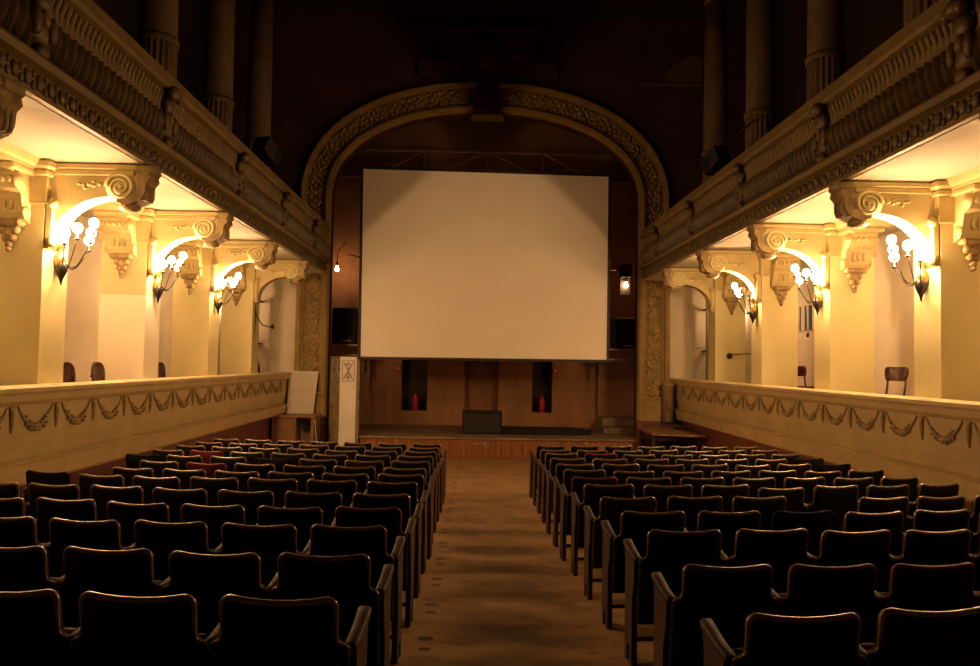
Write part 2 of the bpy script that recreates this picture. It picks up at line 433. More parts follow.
# ------------------------------------------------------------------ balconies
BOSS = [6.6, 9.35, 12.25, 15.1, 18.0, 3.85, 1.1]
for sg in (-1, 1):
    bal = thing('balcony', (sg * .10, 0, 4.76), 'long ornate ochre balcony front above the %s row of boxes' % SIDE[sg], 'balcony')
    body = [(4.13, 0), (4.07, 0), (4.07, .04), (4.11, .06), (4.11, .24), (4.03, .27), (4.01, .33), (4.04, .37), (4.12, .39),
            (4.17, .55), (4.20, .78), (4.13, .80), (4.15, 1.05), (4.05, 1.09), (4.03, 1.13), (4.05, 1.28), (4.10, 1.31), (4.45, 1.31), (4.45, .12), (4.13, .12)]
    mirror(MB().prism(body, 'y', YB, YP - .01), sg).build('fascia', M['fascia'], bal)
    # small leaf band along the bottom
    lb = MB(); y = YB + .1
    while y < YP - .15:
        d = 4.108
        lb.blob((d, y, .15), (.03, .055, .085)); lb.blob((d, y + .09, .10), (.022, .035, .05)); lb.blob((d, y + .09, .2), (.022, .035, .04))
        y += .18
    mirror(lb, sg).build('leaf_band', M['leafy'], bal)
    # acanthus leaves curling outwards
    ac = MB(); y = YB + .1
    while y < YP - .12:
        for k, (dy, wd, h0, h1, out) in enumerate(((0, .046, .40, .78, .11), (.065, .03, .40, .62, .08))):
            rings = []
            for t in (0, .3, .6, .85, 1):
                z = h0 + (h1 - h0) * (t if t < .9 else .93)
                s0 = 4.13 + .05 * t - out * math.sin(t * PI * .62) * (1 if t < .9 else 1.25)
                w = wd * (0.75 + .5 * math.sin(t * PI)) * (1 if t < .9 else .45)
                rings.append([(s0 + .03, y + dy - w, z), (s0 - .012, y + dy - w * .45, z), (s0 + .012, y + dy, z), (s0 - .012, y + dy + w * .45, z), (s0 + .03, y + dy + w, z)])
            ac.loft(rings, False, False, False, closed=False)
        y += .13
    mirror(ac, sg).build('acanthus_frieze', M['leafy'], bal)
    gd = MB(); y = YB + .06
    while y < YP - .08:
        rings = []
        for t, rr in ((0, .3), (.12, .8), (.5, .9), (.85, 1.15), (.97, .8), (1, .1)):
            z = .80 + .27 * t; s0 = 4.155 - .045 * max(0, t - .45) / .55
            r_ = .036 * rr
            rings.append([(s0 + r_ * .9 * math.cos(q), y + r_ * math.sin(q), z) for q in [2 * PI * k / 8 for k in range(8)]])
        gd.loft(rings, True, True, True)
        y += .092
    mirror(gd, sg).build('gadroon_band', M['fascia'], bal)
    for j, y in enumerate(BOSS):
        bs = MB()
        bs.blob((4.03, y, 1.05), (.10, .11, .10)); bs.blob((4.0, y - .1, 1.02), (.06, .06, .07)); bs.blob((4.0, y + .1, 1.02), (.06, .06, .07))
        bs.blob((4.09, y, .88), (.07, .13, .12)); bs.blob((4.12, y, .62), (.08, .17, .17)); bs.blob((4.06, y, .72), (.05, .07, .1)); bs.blob((4.06, y - .12, .66), (.05, .06, .14)); bs.blob((4.06, y + .12, .66), (.05, .06, .14))
        bs.blob((4.08, y, .42), (.06, .1, .08))
        mirror(bs, sg).build('cartouche_boss', M['leafy'], bal)

# ------------------------------------------------------------------ box parapets
def swag_mesh():
    mb = MB()
    n = 10
    pts = []; rs = []
    for i in range(n + 1):
        t = i / n
        pts.append((0, -.33 + .66 * t, .17 - .23 * math.sin(t * PI) ** .8)); rs.append(.012 + .018 * math.sin(t * PI))
    mb.tube(pts, rs, 6)
    for i in range(2, n - 1):
        p = pts[i]
        for q in (-1, 1):
            mb.blob((-.012, p[1] + random.uniform(-.02, .02), p[2] + q * .034 - .008 + random.uniform(-.012, .012)), (.022, .034, .024), None, 6, 4)
    mb.tube([(0, .40, .19), (-.005, .395, .1), (0, .405, -.02), (0, .40, -.11)], [.016, .032, .026, .008], 6)
    mb.blob((-.008, .42, .17), (.02, .04, .025), None, 6, 4); mb.blob((-.008, .375, .16), (.02, .035, .02), None, 6, 4)
    return mb
for sg in (-1, 1):
    pp = thing('box_parapet', (sg * 5.1, 0, 1.05), 'ochre parapet with plaster swags along the %s boxes' % SIDE[sg], 'parapet')
    Y1 = YP - .1
    def dd(poly): return MB().prism([(-sg * 0 + sg * (p[0] - 5.1), p[1] - 1.05) for p in poly], 'y', YB, Y1)
    dd([(5.03, 2.05), (5.01, 2.08), (5.01, 2.12), (5.03, 2.14), (5.30, 2.14), (5.32, 2.10), (5.30, 2.05)]).build('cap_rail', M['parapet'], pp)
    dd([(5.05, 2.05), (5.05, 1.98), (5.09, 1.94), (5.13, 1.93), (5.13, 1.62), (5.14, 1.5), (5.17, 1.36), (5.19, 1.31), (5.28, 1.31), (5.28, 2.05)]).build('front_panel', M['parapet'], pp)
    dd([(5.05, 1.315), (5.08, 1.29), (5.13, 1.08), (5.18, 1.04), (5.34, 1.04), (5.34, 1.31), (5.2, 1.335)]).build('base_moulding', M['parapet'], pp)
    sw = swag_mesh()
    me = sw.mesh('swag', M['swag'])
    y = 19.3 - .84 * 26
    i = 0
    while y < 19.3:
        if y > 2.5:
            o = bpy.data.objects.new('swag', me); COL.objects.link(o); o.parent = pp
            o.location = (sg * .022, y, .70); o.scale = (sg, 1, 1)
        y += .84
    if sg > 0: mirror(MB().lathe([(.14, 0), (.14, .9), (.17, .93), (.17, 1.0), (.12, 1.03)], (4.86 + .02 - 0, YP - .36, 1.0), n=14), sg).map(lambda x, y, z: (x - sg * 5.1, y, z - 1.05)).build('end_post', M['ochre_dark'], pp)

# ------------------------------------------------------------------ piers with consoles
PIER_Y = [8.69 + 2.74 * k for k in (3, 2, 1, 0, -1, -2)]
def volute_ring(cx, y, cz, out):
    mb = MB()
    pts = []
    for i in range(40):
        t = i / 39; a_ = t * 4.6 * PI; r_ = .165 * (1 - t * .82)
        pts.append((cx + r_ * math.cos(a_), y + out * .02, cz + r_ * math.sin(a_)))
    mb.tube(pts, [.026 * (1 - .55 * i / 39) for i in range(40)], 6)
    mb.lathe([(.175, 0), (.175, out * .012)], (cx, y, cz), 'y', 20)
    mb.blob((cx, y + out * .02, cz), (.035, .02, .035))
    return mb
for sg in (-1, 1):
    for i, py in enumerate(PIER_Y):
        lab = 'cream pier with carved console, %s from the stage along the %s boxes' % (ORD[i], SIDE[sg])
        pr = thing('box_pier', (sg * 5.3, py, 1.65), lab, 'pier', 'piers of the %s boxes' % SIDE[sg])
        def B(mb, name, m, par=pr):   # built at +X in world, moved to local
            return mirror(mb, sg).map(lambda x, y, z: (x - sg * 5.3, y - py, z - 1.65)).build(name, m, par)
        B(MB().box(5.3, 6.0, py, py + .53, 1.65, 4.3), 'shaft', M['patch'] if (sg < 0 and i == 2) else M['cream'])
        cp = MB().box(5.27, 6.03, py - .03, py + .56, 4.24, 4.75)
        cp.box(5.2, 6.08, py - .09, py + .62, 4.64, 4.75, .03).box(5.24, 6.05, py - .06, py + .59, 4.56, 4.64, .02)
        cap = B(cp, 'capital', M['ochre'])
        sb = MB().box(5.2, 5.3, py + .0, py + .06, 3.78, 4.3, .02); sb.blob((5.22, py + .03, 4.25), (.06, .06, .07)); sb.blob((5.23, py + .03, 3.8), (.05, .05, .08))
        B(sb, 'side_scroll', M['ochre'], cap)
        # console towards the hall
        y0, y1 = py + .07, py + .31
        prof = [(5.3, 4.74), (4.26, 4.74), (4.26, 4.36), (4.50, 4.34)]
        for k in range(11):
            t = k / 10 * PI / 2
            prof.append((4.54 + .68 * math.sin(t), 3.80 + .56 * math.cos(t) ** .9))
        prof.append((5.3, 3.72))
        con = B(MB().prism(prof, 'y', y0, y1).box(4.26, 5.3, y0 - .03, y1 + .03, 4.67, 4.74, .015).box(4.3, 5.3, y0 - .02, y1 + .02, 4.6, 4.67, .01), 'console', M['ochre'])
        vo = volute_ring(4.46, y0, 4.47, -1); vo2 = volute_ring(4.46, y1, 4.47, 1)
        B(vo, 'volute', M['cream'], con); B(vo2, 'volute', M['cream'], con)
        eb = MB().prism([(4.17, 4.66), (4.04, 4.66), (4.02, 4.58), (4.07, 4.52), (4.08, 4.40), (4.13, 4.32), (4.28, 4.26), (4.40, 4.29), (4.40, 4.38), (4.17, 4.40)], 'y', y0 - .02, y1 + .02)
        eb.box(4.0, 4.2, y0 - .03, y1 + .03, 4.64, 4.74, .02)
        for q in (-1, 0, 1): eb.blob((4.10, (y0 + y1) / 2 + q * .075, 4.42), (.06, .04, .12)); 
        eb.blob((4.3, (y0 + y1) / 2, 4.25), (.13, .14, .06))
        eb.map(lambda x, y, z: (x + .1, y, z))
        B(eb, 'scroll_end', M['ochre_dark'], con)
        for yy in (y0, y1):
            rl = MB()
            for (dx, dz, r_) in ((4.62, 4.5, .045), (4.68, 4.48, .035), (4.74, 4.50, .04), (4.80, 4.49, .035), (4.86, 4.5, .03), (4.69, 4.53, .03), (4.79, 4.455, .03)):
                rl.blob((dx + .09, yy, dz), (r_, .02, r_ * .8), None, 8, 4)
            B(rl, 'leaf_relief', M['ochre'], con)
        # corbels carrying the beam, before and behind the pier
        for d_ in (-1, 1):
            yf = py if d_ < 0 else py + .53
            pro = [(0, 4.62), (.42, 4.62), (.42, 4.55), (.36, 4.53), (.33, 4.44), (.27, 4.36), (.2, 4.32), (.17, 4.22), (.15, 4.1), (.11, 4.04), (0, 4.0)]
            cb = MB().prism([(yf + d_ * a_, z_) for a_, z_ in pro], 'x', 5.46, 5.86)
            cb.box(5.40, 5.92, min(yf, yf + d_ * .46), max(yf, yf + d_ * .46), 4.55, 4.62, .015)
            for xx in (5.455, 5.865):
                cb.lathe([(.09, -.012), (.09, .012)], (xx, yf + d_ * .27, 4.45), 'x', 14)
                cb.lathe([(.07, -.012), (.07, .012)], (xx, yf + d_ * .10, 4.12), 'x', 12)
            for q in range(5): cb.blob((5.5 + q * .08, yf + d_ * .36, 4.45), (.035, .03, .05), None, 6, 4)
            for q in range(3): cb.blob((5.58 + q * .08, yf + d_ * .18, 4.2), (.03, .03, .09), None, 6, 4)
            co = B(cb, 'corbel', M['ochre'])
            pd = MB().box(5.5, 5.82, min(yf, yf + d_ * .14), max(yf, yf + d_ * .14), 3.96, 4.04, .02)
            for dx, dz, r_ in ((-.07, 3.92, .055), (.07, 3.92, .055), (0, 3.9, .07), (-.04, 3.82, .045), (.04, 3.82, .045), (0, 3.75, .045), (0, 3.69, .03)):
                pd.blob((5.66 + dx, yf + d_ * .05, dz), (r_, .05, r_ * 1.1))
            B(pd, 'pendant', M['ochre_dark'], co)

# ------------------------------------------------------------------ sconces
def make_sconce(sg, py, label, lit):
    X = 5.3
    s_ = thing('wall_sconce', (sg * X, py + .265, 3.65), label, 'wall lamp', 'lamps on the %s piers' % SIDE[sg])
    def loc(mb): mb.map(lambda x, y, z: (-sg * x, y, z)); return mb
    bp = MB().lathe([(.012, -.17), (.045, -.10), (.075, -.02), (.06, .05), (.025, .09), (.05, .15), (.07, .2), (.03, .27), (.012, .33)], (.055, 0, -.03), n=12)
    loc(bp).build('backplate', M['brass'], s_)
    ft = MB().lathe([(.003, -.28), (.025, -.2), (.06, -.12), (.075, -.06), (.05, 0), (.03, .02)], (.075, 0, -.06), n=12)
    loc(ft).build('pendant_tip', M['iron'], s_)
    arms = [(.25, -.27, .25), (.25, .27, .25), (.44, 0, .42), (.33, -.16, .33), (.33, .16, .33)]
    for k, (n_, t_, z_) in enumerate(arms):
        mb = MB(); pts = []
        for j in range(13):
            t = j / 12
            rr = t ** .8
            pts.append((.07 + (n_ - .07) * rr, t_ * rr, (-.02 - .22 * math.sin(min(1, t * 1.25) * PI * .8)) * (1 - t) + (z_ - .14) * t ** 2.2))
        mb.tube(pts, .007, 6)
        mb.lathe([(.008, 0), (.03, .012), (.034, .02), (.012, .03), (.013, .085), (.0, .09)], (n_, t_, z_ - .145), n=10)
        arm = loc(mb).build('arm', M['iron'], s_)
        bl_ = MB().lathe([(.012, -.055), (.034, -.048), (.054, -.012), (.052, .02), (.034, .05), (.005, .062)], (n_, t_, z_), n=12)
        ob = loc(bl_).build('bulb', M['bulb'] if k in lit else M['whitepaper'], arm)
    return s_
LIT = {(-1, 1): (0, 2, 4), (1, 1): (2, 4), (-1, 2): (0, 2, 3), (1, 2): (0, 1, 2, 3)}
for sg in (-1, 1):
    for i, py in enumerate(PIER_Y):
        if i == 0 or i == 5: continue
        make_sconce(sg, py, 'five-armed brass wall lamp with glowing bulbs on the %s pier from the stage, %s side' % (ORD[i], SIDE[sg]), LIT.get((sg, i), (0, 1, 2, 3, 4) if i < 4 else (0, 3)))

# small single lamps added unseen behind the piers to brighten the box walls
for sg in (-1, 1):
    for y, w in ((19.0, 'first'), (14.0, 'third'), (10.6, 'fourth')):
        c = thing('added_corridor_lamp', (sg * 6.7, y, 3.7), 'added unseen single-bulb lamp behind the %s pier from the stage, %s side' % (w, SIDE[sg]), 'wall lamp', 'added lamps on the back wall of the boxes')
        mirror(MB().lathe([(.05, 0), (.06, -.02), (.03, -.04)], (0, 0, 0), 'x', 14), sg).build('wall_plate', M['brass'], c)
        mirror(MB().tube([(-.03, 0, 0), (-.1, 0, -.04), (-.15, 0, .02), (-.15, 0, .08)], .01, 6), sg).build('arm', M['brass'], c)
        mirror(MB().lathe([(.012, .08), (.034, .09), (.05, .13), (.048, .16), (.03, .19), (.005, .2)], (-.15, 0, 0), n=12), sg).build('bulb', M['addedbulb'], c)

# ------------------------------------------------------------------ columns above the balconies
for sg in (-1, 1):
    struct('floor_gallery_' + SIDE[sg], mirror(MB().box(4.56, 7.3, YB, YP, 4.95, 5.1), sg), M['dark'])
    for i, py in enumerate(PIER_Y[:5]):
        c = thing('gallery_column', (sg * 5.38, py + .31, 5.1), 'tall dull ochre column with fluted foot, %s from the arch above the %s balcony' % (ORD[i], SIDE[sg]), 'column', 'columns above the %s balcony' % SIDE[sg])
        MB().box(-.36, .36, -.36, .36, 0, .12, .02).lathe([(.36, .12), (.37, .17), (.33, .22), (.34, .27), (.29, .3)], (0, 0, 0), n=20).build('base', M['column'], c)
        MB().lathe([(.285, .3), (.285, 2.35)], (0, 0, 0), n=40, smooth=False, flute=.09).build('fluted_drum', M['column'], c)
        MB().lathe([(.31, 2.35), (.315, 2.42), (.29, 2.46)], (0, 0, 0), n=20).build('collar', M['column'], c)
        MB().lathe([(.28, 2.46), (.27, 4.5), (.245, 6.0)], (0, 0, 0), n=24).build('shaft', M['column'], c)
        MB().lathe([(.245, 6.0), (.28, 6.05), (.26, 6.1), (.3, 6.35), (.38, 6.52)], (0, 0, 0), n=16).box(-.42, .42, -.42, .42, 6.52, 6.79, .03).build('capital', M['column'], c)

# ------------------------------------------------------------------ theatre seats
BEND = .30
def bend(x, y, z): return (x, y + BEND * x * x - max(0, z - .35) * .13, z)
def outline():
    r = [(.262, .27), (.272, .30), (.272, .64), (.270, .664), (.258, .674), (.238, .680), (.227, .692), (.223, .715), (.222, .80)]
    for k in range(1, 6):
        t = k / 5 * PI / 2
        r.append((.187 + .036 * math.cos(t), .818 + .036 * math.sin(t)))
    r += [(.13, .846), (.065, .841), (0, .839)]
    return r + [(-x, z) for x, z in reversed(r[:-1])]
OUT = outline()
def inset(d):
    o = []
    n = len(OUT)
    for i in range(n):
        p, q = OUT[i - 1], OUT[(i + 1) % n]
        dx, dz = q[0] - p[0], q[1] - p[1]; l = math.hypot(dx, dz)
        o.append((OUT[i][0] - dz / l * d, OUT[i][1] + dx / l * d))
    return o
def scaled(pts, k): return [(x * k, .56 + (z - .56) * k) for x, z in pts]
def backrest_mesh():
    rings = []
    i1, i2 = inset(.012), inset(.02)
    for pts, y in ((scaled(i1, .02), -.036), (scaled(i1, .5), -.036), (scaled(i1, .8), -.034), (i1, -.03), (OUT, -.018), (OUT, .015), (i2, .035), (scaled(i2, .75), .05), (scaled(i2, .4), .058), (scaled(i2, .02), .06)):
        rings.append([bend(x, y, z) for x, z in pts])
    return MB().loft(rings, True, True, True)
top_idx = [i for i, p in enumerate(OUT) if p[1] > .60]
def piping_mesh():
    pts = [OUT[i] for i in top_idx]
    return MB().tube([bend(x, -.015, z) for x, z in pts], [.0075 + .0058 * min(1, max(0, (z - .75) / .07)) for x, z in pts], 8)
def cushion_mesh():      # tipped-up seat pad
    rings = []
    for z, w, y0, y1 in ((.30, .20, .09, .12), (.32, .235, .075, .15), (.45, .245, .07, .16), (.60, .245, .08, .155), (.635, .235, .09, .145), (.65, .2, .10, .13)):
        rings.append([(-w, y0 + .02, z), (-w + .02, y0, z), (w - .02, y0, z), (w, y0 + .02, z), (w, y1 - .02, z), (w - .02, y1, z), (-w + .02, y1, z), (-w, y1 - .02, z)])
    return MB().loft(rings, True, True, True)
def side_mesh(s_):
    x = s_ * .275
    mb = MB().prism([(.06, -.03), (.11, -.03), (.12, .0), (.12, .10), (.17, .10), (.17, 0), (.18, -.03), (.23, -.03), (.23, .62), (.25, .69), (.01, .65), (.02, .52), (.06, .40), (.06, .22)], 'x', x - .018, x + .018)
    return mb
def arm_mesh(s_):
    x = s_ * .275
    rings = []
    for y, z, h, w in ((-.03, .662, .02, .02), (-.01, .666, .03, .025), (.09, .678, .032, .026), (.19, .700, .032, .027), (.25, .715, .034, .028), (.27, .712, .022, .02)):
        rings.append([(x - w, y, z - h * .45), (x - w, y, z + h * .3), (x - w * .6, y, z + h * .55), (x + w * .6, y, z + h * .55), (x + w, y, z + h * .3), (x + w, y, z - h * .45)])
    return MB().loft(rings, True, True, True)
def rail_mesh(): return MB().box(-.262, .262, .10, .125, .13, .155, .005)
SEAT = {'backrest': backrest_mesh().mesh('backrest', M['leather']), 'piping': piping_mesh().mesh('piping', M['piping']),
        'seat_cushion': cushion_mesh().mesh('seat_cushion', M['velvet']), 'stretcher': rail_mesh().mesh('stretcher', M['darkwood']),
        'side1': side_mesh(1).mesh('side_panel', M['darkwood']), 'side-1': side_mesh(-1).mesh('side_panel', M['darkwood']),
        'arm1': arm_mesh(1).mesh('armrest', M['darkwood']), 'arm-1': arm_mesh(-1).mesh('armrest', M['darkwood'])}
def part(name, me, par, over=None):
    o = bpy.data.objects.new(name, me); COL.objects.link(o); o.parent = par
    if over:
        o.material_slots[0].link = 'OBJECT'; o.material_slots[0].material = over
    return o
VAR = {   # look: (backrest, piping, words)
    'black': (None, None, 'black padded seat'),
    'redtop': (None, M['redpiping'], 'red-edged black seat'),
    'red': (M['redleather'], M['redpiping'], 'dark red padded seat'),
    'brown': (M['brownleather'], None, 'dark brown padded seat'),
    'plain': (None, M['leather'], 'plain all-black seat')}
def seat(x, y, rz, side, row, num, look, zs=1.0, first=False):
    over_b, over_p, words = VAR[look]
    lab = '%s, %s from the aisle, %s row from the stage, %s block' % (words, ORD[num], ORD[row], SIDE[side])
    t = thing('theatre_seat', (x, y, fz(y)), lab, 'seat', 'theatre seats in the %s block' % SIDE[side], rz)
    t.scale = (1, 1, zs)
    bk = part('backrest', SEAT['backrest'], t, over_b)
    pi = part('piping', SEAT['piping'], bk, over_p)
    part('seat_cushion', SEAT['seat_cushion'], t)
    for s2 in ((1, -1) if first else (side,)):
        part('side_panel', SEAT['side%d' % s2], t)
        ar = part('armrest', SEAT['arm%d' % s2], t)
    part('stretcher', SEAT['stretcher'], t)
ROWY = [11.95, 11.12, 10.38, 9.62, 8.87, 8.14, 7.46, 6.85, 6.06, 5.30, 4.60, 3.80, 2.98]
NL = [7, 7, 7, 7, 7, 6, 6, 7, 7, 6, 6, 5, 4]
NR = [7, 7, 7, 7, 7, 7, 7, 7, 7, 6, 6, 5, 3]
X0L = [.98, .97, .97, .98, .98, .98, .96, .98, .98, .98, 1.0, .99, 1.0]
X0R = [.99, .98, .98, .97, .96, .96, .96, .99, 1.0, 1.02, 1.04, 1.03, 1.04]
LOOK = {(-1, 9, 0): 'redtop', (-1, 5, 4): 'red', (-1, 3, 5): 'red', (-1, 4, 3): 'plain', (-1, 4, 1): 'brown', (-1, 7, 6): 'plain', (-1, 4, 6): 'plain',
        (1, 6, 0): 'redtop', (1, 2, 1): 'redtop', (1, 11, 1): 'redtop', (1, 11, 2): 'redtop', (1, 9, 2): 'plain', (1, 8, 0): 'brown', (1, 3, 6): 'plain', (1, 4, 6): 'plain',
        (1, 0, 6): 'brown', (1, 1, 6): 'brown'}
rj = random.Random(3)
for k in range(13):
    for sg, NN, X0 in ((-1, NL, X0L), (1, NR, X0R)):
        for i in range(NN[k]):
            if (sg, k, i) == (1, 8, 3): continue
            ax = X0[k] + .55 * i
            y = ROWY[k] + (ax * ax - .96) / 44.0 + rj.uniform(-.012, .012)
            rz = math.atan(ax / 22.0) * sg + rj.uniform(-.012, .012)
            zs = 1 + rj.uniform(-.008, .008)
            if sg > 0 and k == 12: zs = .968 if i == 0 else .982
            if sg > 0 and k == 11: zs = .966
            if sg < 0 and k == 12: zs = 1.018
            if (sg, k, i) == (1, 7, 3): zs = .97
            seat(sg * ax, y, rz, sg, k, i, LOOK.get((sg, k, i), 'black'), zs, i == 0)

# ------------------------------------------------------------------ chairs in the boxes
def box_chair(x, y, rz, label, solid):
    c = thing('wooden_chair', (x, y, 1.65), label, 'chair', 'dark chairs in the boxes', rz)
    MB().lathe([(.19, .42), (.205, .43), (.205, .455), (.19, .465)], (0, 0, 0), n=20).build('seat', M['chair'], c)
    for dx, dy in ((-.15, .14), (.15, .14), (-.15, -.14), (.15, -.14)):
        MB().tube([(dx, dy, .44), (dx * 1.2, dy * 1.25, 0)], [.02, .015], 8).build('leg', M['chair'], c)
    bk = MB(); rings = []
    if solid: prof = ((.46, .15), (.48, .175), (.58, .185), (.64, .175), (.69, .145), (.72, .10), (.735, .03))
    else: prof = ((.66, .13), (.67, .165), (.74, .195), (.82, .20), (.85, .185), (.865, .14))
    for z, w in prof:
        row = []
        for q in (-1, -.5, 0, .5, 1):
            row.append((w * q, -.17 + .05 * q * q - (z - .45) * .10, z))
        rings.append(row + [(p[0], p[1] - .022, p[2]) for p in reversed(row)])
    bk.loft(rings, True, True, True)
    bk.build('backrest', M['chair'], c)
    for q in (-1, 1):
        MB().tube([(q * .15, -.13, .44), (q * .155, -.155, .58), (q * .15, -.175, .52 if solid else .72)], .014, 8).build('back_post', M['chair'], c)
box_chair(5.68, 10.50, PI / 2 + .3, 'dark wooden chair behind the right parapet, before the bare pale wall', False)
box_chair(6.36, 14.62, -PI / 2 + .3, 'dark wooden chair below the striped curtain in the right boxes', False)
for y, w in ((10.1, 'edge showing beside the pier nearest the camera'), (10.92, 'alone in the widest gap between piers'), (13.08, 'past the pier with a painted patch'),
                (17.7, 'nearer of the pair beside the loose wires'), (18.9, 'nearest the white board')):
    box_chair(-5.58, y, -PI / 2, 'dark round-backed chair in the left boxes, ' + w, True)

# ------------------------------------------------------------------ striped curtain and notice on the right box wall
cu = thing('striped_curtain', (6.7, 15.5, 3.26), 'short curtain with dark and pale stripes on the right box wall', 'curtain')
mb = MB(); rows = []
for k in range(29):
    y = -.55 + 1.1 * k / 28
    rows.append([(-.05 + .02 * math.sin(k * 1.4), y, 0), (-.05 + .016 * math.sin(k * 1.4), y, .51), (-.03 + .016 * math.sin(k * 1.4), y, .51), (-.03 + .02 * math.sin(k * 1.4), y, 0)])
mb.loft(rows, True, True).build('cloth', M['stripes'], cu)
nt_ = thing('paper_notice', (6.7, 15.5, 1.66), 'tall pale sheet with rough lettering under the striped curtain', 'notice')
MB().box(-.02, 0, -.55, .55, 0, 1.58).build('sheet', mat('pale_pink_paper', (.82, .70, .60), .7, .03, 2), nt_)
lt = MB()
def ring_(y, z, r): return [(-.025, y + r * math.cos(k * PI / 5), z + r * math.sin(k * PI / 5)) for k in range(11)]
lt.tube(ring_(.22, 1.48, .05), .013, 5); lt.tube([(-.025, .12, 1.54), (-.025, .12, 1.3)], .013, 5); lt.tube(ring_(.06, 1.48, .05), .013, 5)
lt.tube(ring_(-.08, 1.48, .045), .013, 5); lt.tube([(-.025, -.04, 1.48), (-.025, -.12, 1.48)], .011, 5); lt.tube([(-.025, -.08, 1.55), (-.025, -.05, 1.59)], .011, 5)
lt.build('lettering', M['white'], nt_)
ht = MB(); ht.blob((-.02, .38, 1.5), (.02, .06, .05)); ht.blob((-.02, -.28, 1.5), (.02, .06, .06)); ht.build('dark_spot', M['blackbox'], nt_)

# ------------------------------------------------------------------ doors and fittings at the stage end of the boxes
for sg in (-1, 1):
    d = MB().box(5.5, 6.65, YP - .09, YP - .04, 1.65, 4.1, .01)
    for zz in ((1.85, 2.75), (2.95, 3.95)):
        for xx in ((5.62, 6.02), (6.12, 6.53)):
            d.box(xx[0], xx[1], YP - .105, YP - .09, zz[0], zz[1], .008)
    o = struct('door_%d' % (1 if sg < 0 else 2), mirror(d, sg), M['cream2'], 'cream panelled door at the stage end of the %s boxes' % SIDE[sg])
    h_ = MB().lathe([(.022, 0), (.03, -.05), (.01, -.07)], (6.2, YP - .105, 2.7), 'y', 10)
    hh = mirror(h_, sg).build('door_handle', M['brass'], o)
    p = thing('wall_pipe', (sg * 5.92, YP - .35, 1.65), 'thin grey vertical pipe by the stage end door of the %s boxes' % SIDE[sg], 'pipe')
    MB().tube([(0, 0, 0), (0, 0, 2.72), (-sg * .02, 0, 2.8), (-sg * .2, 0, 2.84)], .045, 8).build('pipe', M['grey'], p)
    MB().box(-.07, .07, -.03, .28, 1.2, 1.24).box(-.07, .07, -.03, .28, 2.3, 2.34).build('clamp', M['iron'], p)
rb = thing('coat_rail', (5.62, 16.9, 2.72), 'thin dark rail on a round plate fixed to a right pier', 'rail')
MB().lathe([(.06, 0), (.07, -.03), (.03, -.05)], (0, 0, 0), 'y', 14).build('plate', M['iron'], rb)
MB().tube([(0, -.05, 0), (.05, -.10, .03), (.42, -.12, .06), (.48, -.12, .04)], .012, 8).build('bar', M['iron'], rb)
rd = thing('red_pipe', (6.62, 17.9, 1.65), 'thin red vertical pipe behind the second pier of the right boxes', 'pipe')
MB().tube([(0, 0, 0), (0, 0, 2.45)], .03, 8).build('pipe', M['red'], rd)
hw = thing('hanging_wires', (-5.35, 17.2, 3.15), 'loose dark wires hanging from the first pier of the left boxes', 'wires')
MB().tube([(.05, -.1, .55), (.08, -.08, .3), (.2, .0, .1), (.38, .1, .05), (.42, .12, .12)], .014, 6).build('wire', M['iron'], hw)
MB().tube([(.05, -.1, .5), (.06, -.1, .15), (.04, -.1, -.25)], .012, 6).build('wire', M['iron'], hw)
MB().blob((.40, .12, .07), (.05, .05, .06)).build('plug', M['iron'], hw)

# ------------------------------------------------------------------ furniture beside the stage
cb = thing('wooden_cabinet', (-4.72, 18.55, 0), 'low brown wooden cabinet with open compartment under the left parapet end', 'cabinet')
z0 = fz(18.9) - .03
k = MB().box(-.52, .02, 0, .8, z0, 1.02, .01).box(.02, .52, .03, .8, z0, .38).box(.02, .08, 0, .8, z0, 1.02).box(.45, .52, 0, .8, z0, 1.02).box(.08, .45, .45, .5, z0, 1.02)
k.build('body', M['wood'], cb)
MB().box(-.57, .57, -.04, .84, 1.02, 1.07, .01).build('top', M['wood'], cb)
MB().box(.17, .37, .25, .4, .7, .86, .01).build('inner_box', M['blackbox'], cb)
wb = thing('white_board', (-4.70, 19.38, 1.0), 'white lined board leaning behind the end of the left parapet', 'board')
mb = MB().loft([[(-.38, -.02, 0), (.30, -.02, 0), (.30, .02, 0), (-.38, .02, 0)], [(-.38, .14, 1.13), (.38, .14, 1.13), (.38, .18, 1.13), (-.38, .18, 1.13)]])
mb.build('panel', M['whitepaper'], wb)
ln = MB()
for q in range(9):
    z = .12 + q * .105; y = -.024 + .16 * z / 1.13
    ln.box(-.36, .28 + .06 * z, y - .002, y + .002, z, z + .004)
ln.build('ruled_line', M['grey'], wb)
MB().box(-.4, .4, .11, .2, 1.13, 1.16, .008).build('top_lip', M['white'], wb)
ca = MB().tube([(-4.19, 18.62, 1.02), (-4.16, 18.6, .7), (-4.12, 18.58, .4), (-4.02, 18.56, .06)], .011, 6).build('white_cable', M['cable'])
tag(ca, 'thin white cable hanging down the right end of the wooden cabinet', 'cable')
tb = thing('wooden_table', (4.6, 18.25, 0), 'brown wooden table against the maroon wall under the right parapet end', 'table')
zt = .80
mb = MB().prism([(-.55, -.55), (.62, -.95), (.66, .95), (-.55, .95)], 'z', zt, zt + .05)
mb.build('top', M['wood'], tb)
MB().box(-.5, .6, -.45, .85, zt - .14, zt).build('apron', M['darkwood'], tb)
for dx, dy in ((-.5, -.45), (.55, -.75), (-.5, .85), (.55, .85)):
    MB().box(dx - .04, dx + .04, dy - .04, dy + .04, fz(18.25 + dy) - .03, zt - (.0 if dy > -.7 else 0), .005).build('leg', M['darkwood'], tb)
MB().box(-.45, .5, .5, .55, .05, zt - .14).build('back_panel', M['darkwood'], tb)
mp = MB().box(4.02, 4.16, 19.1, 19.4, -.02, 1.02, .01).build('maroon_post', M['maroon'])
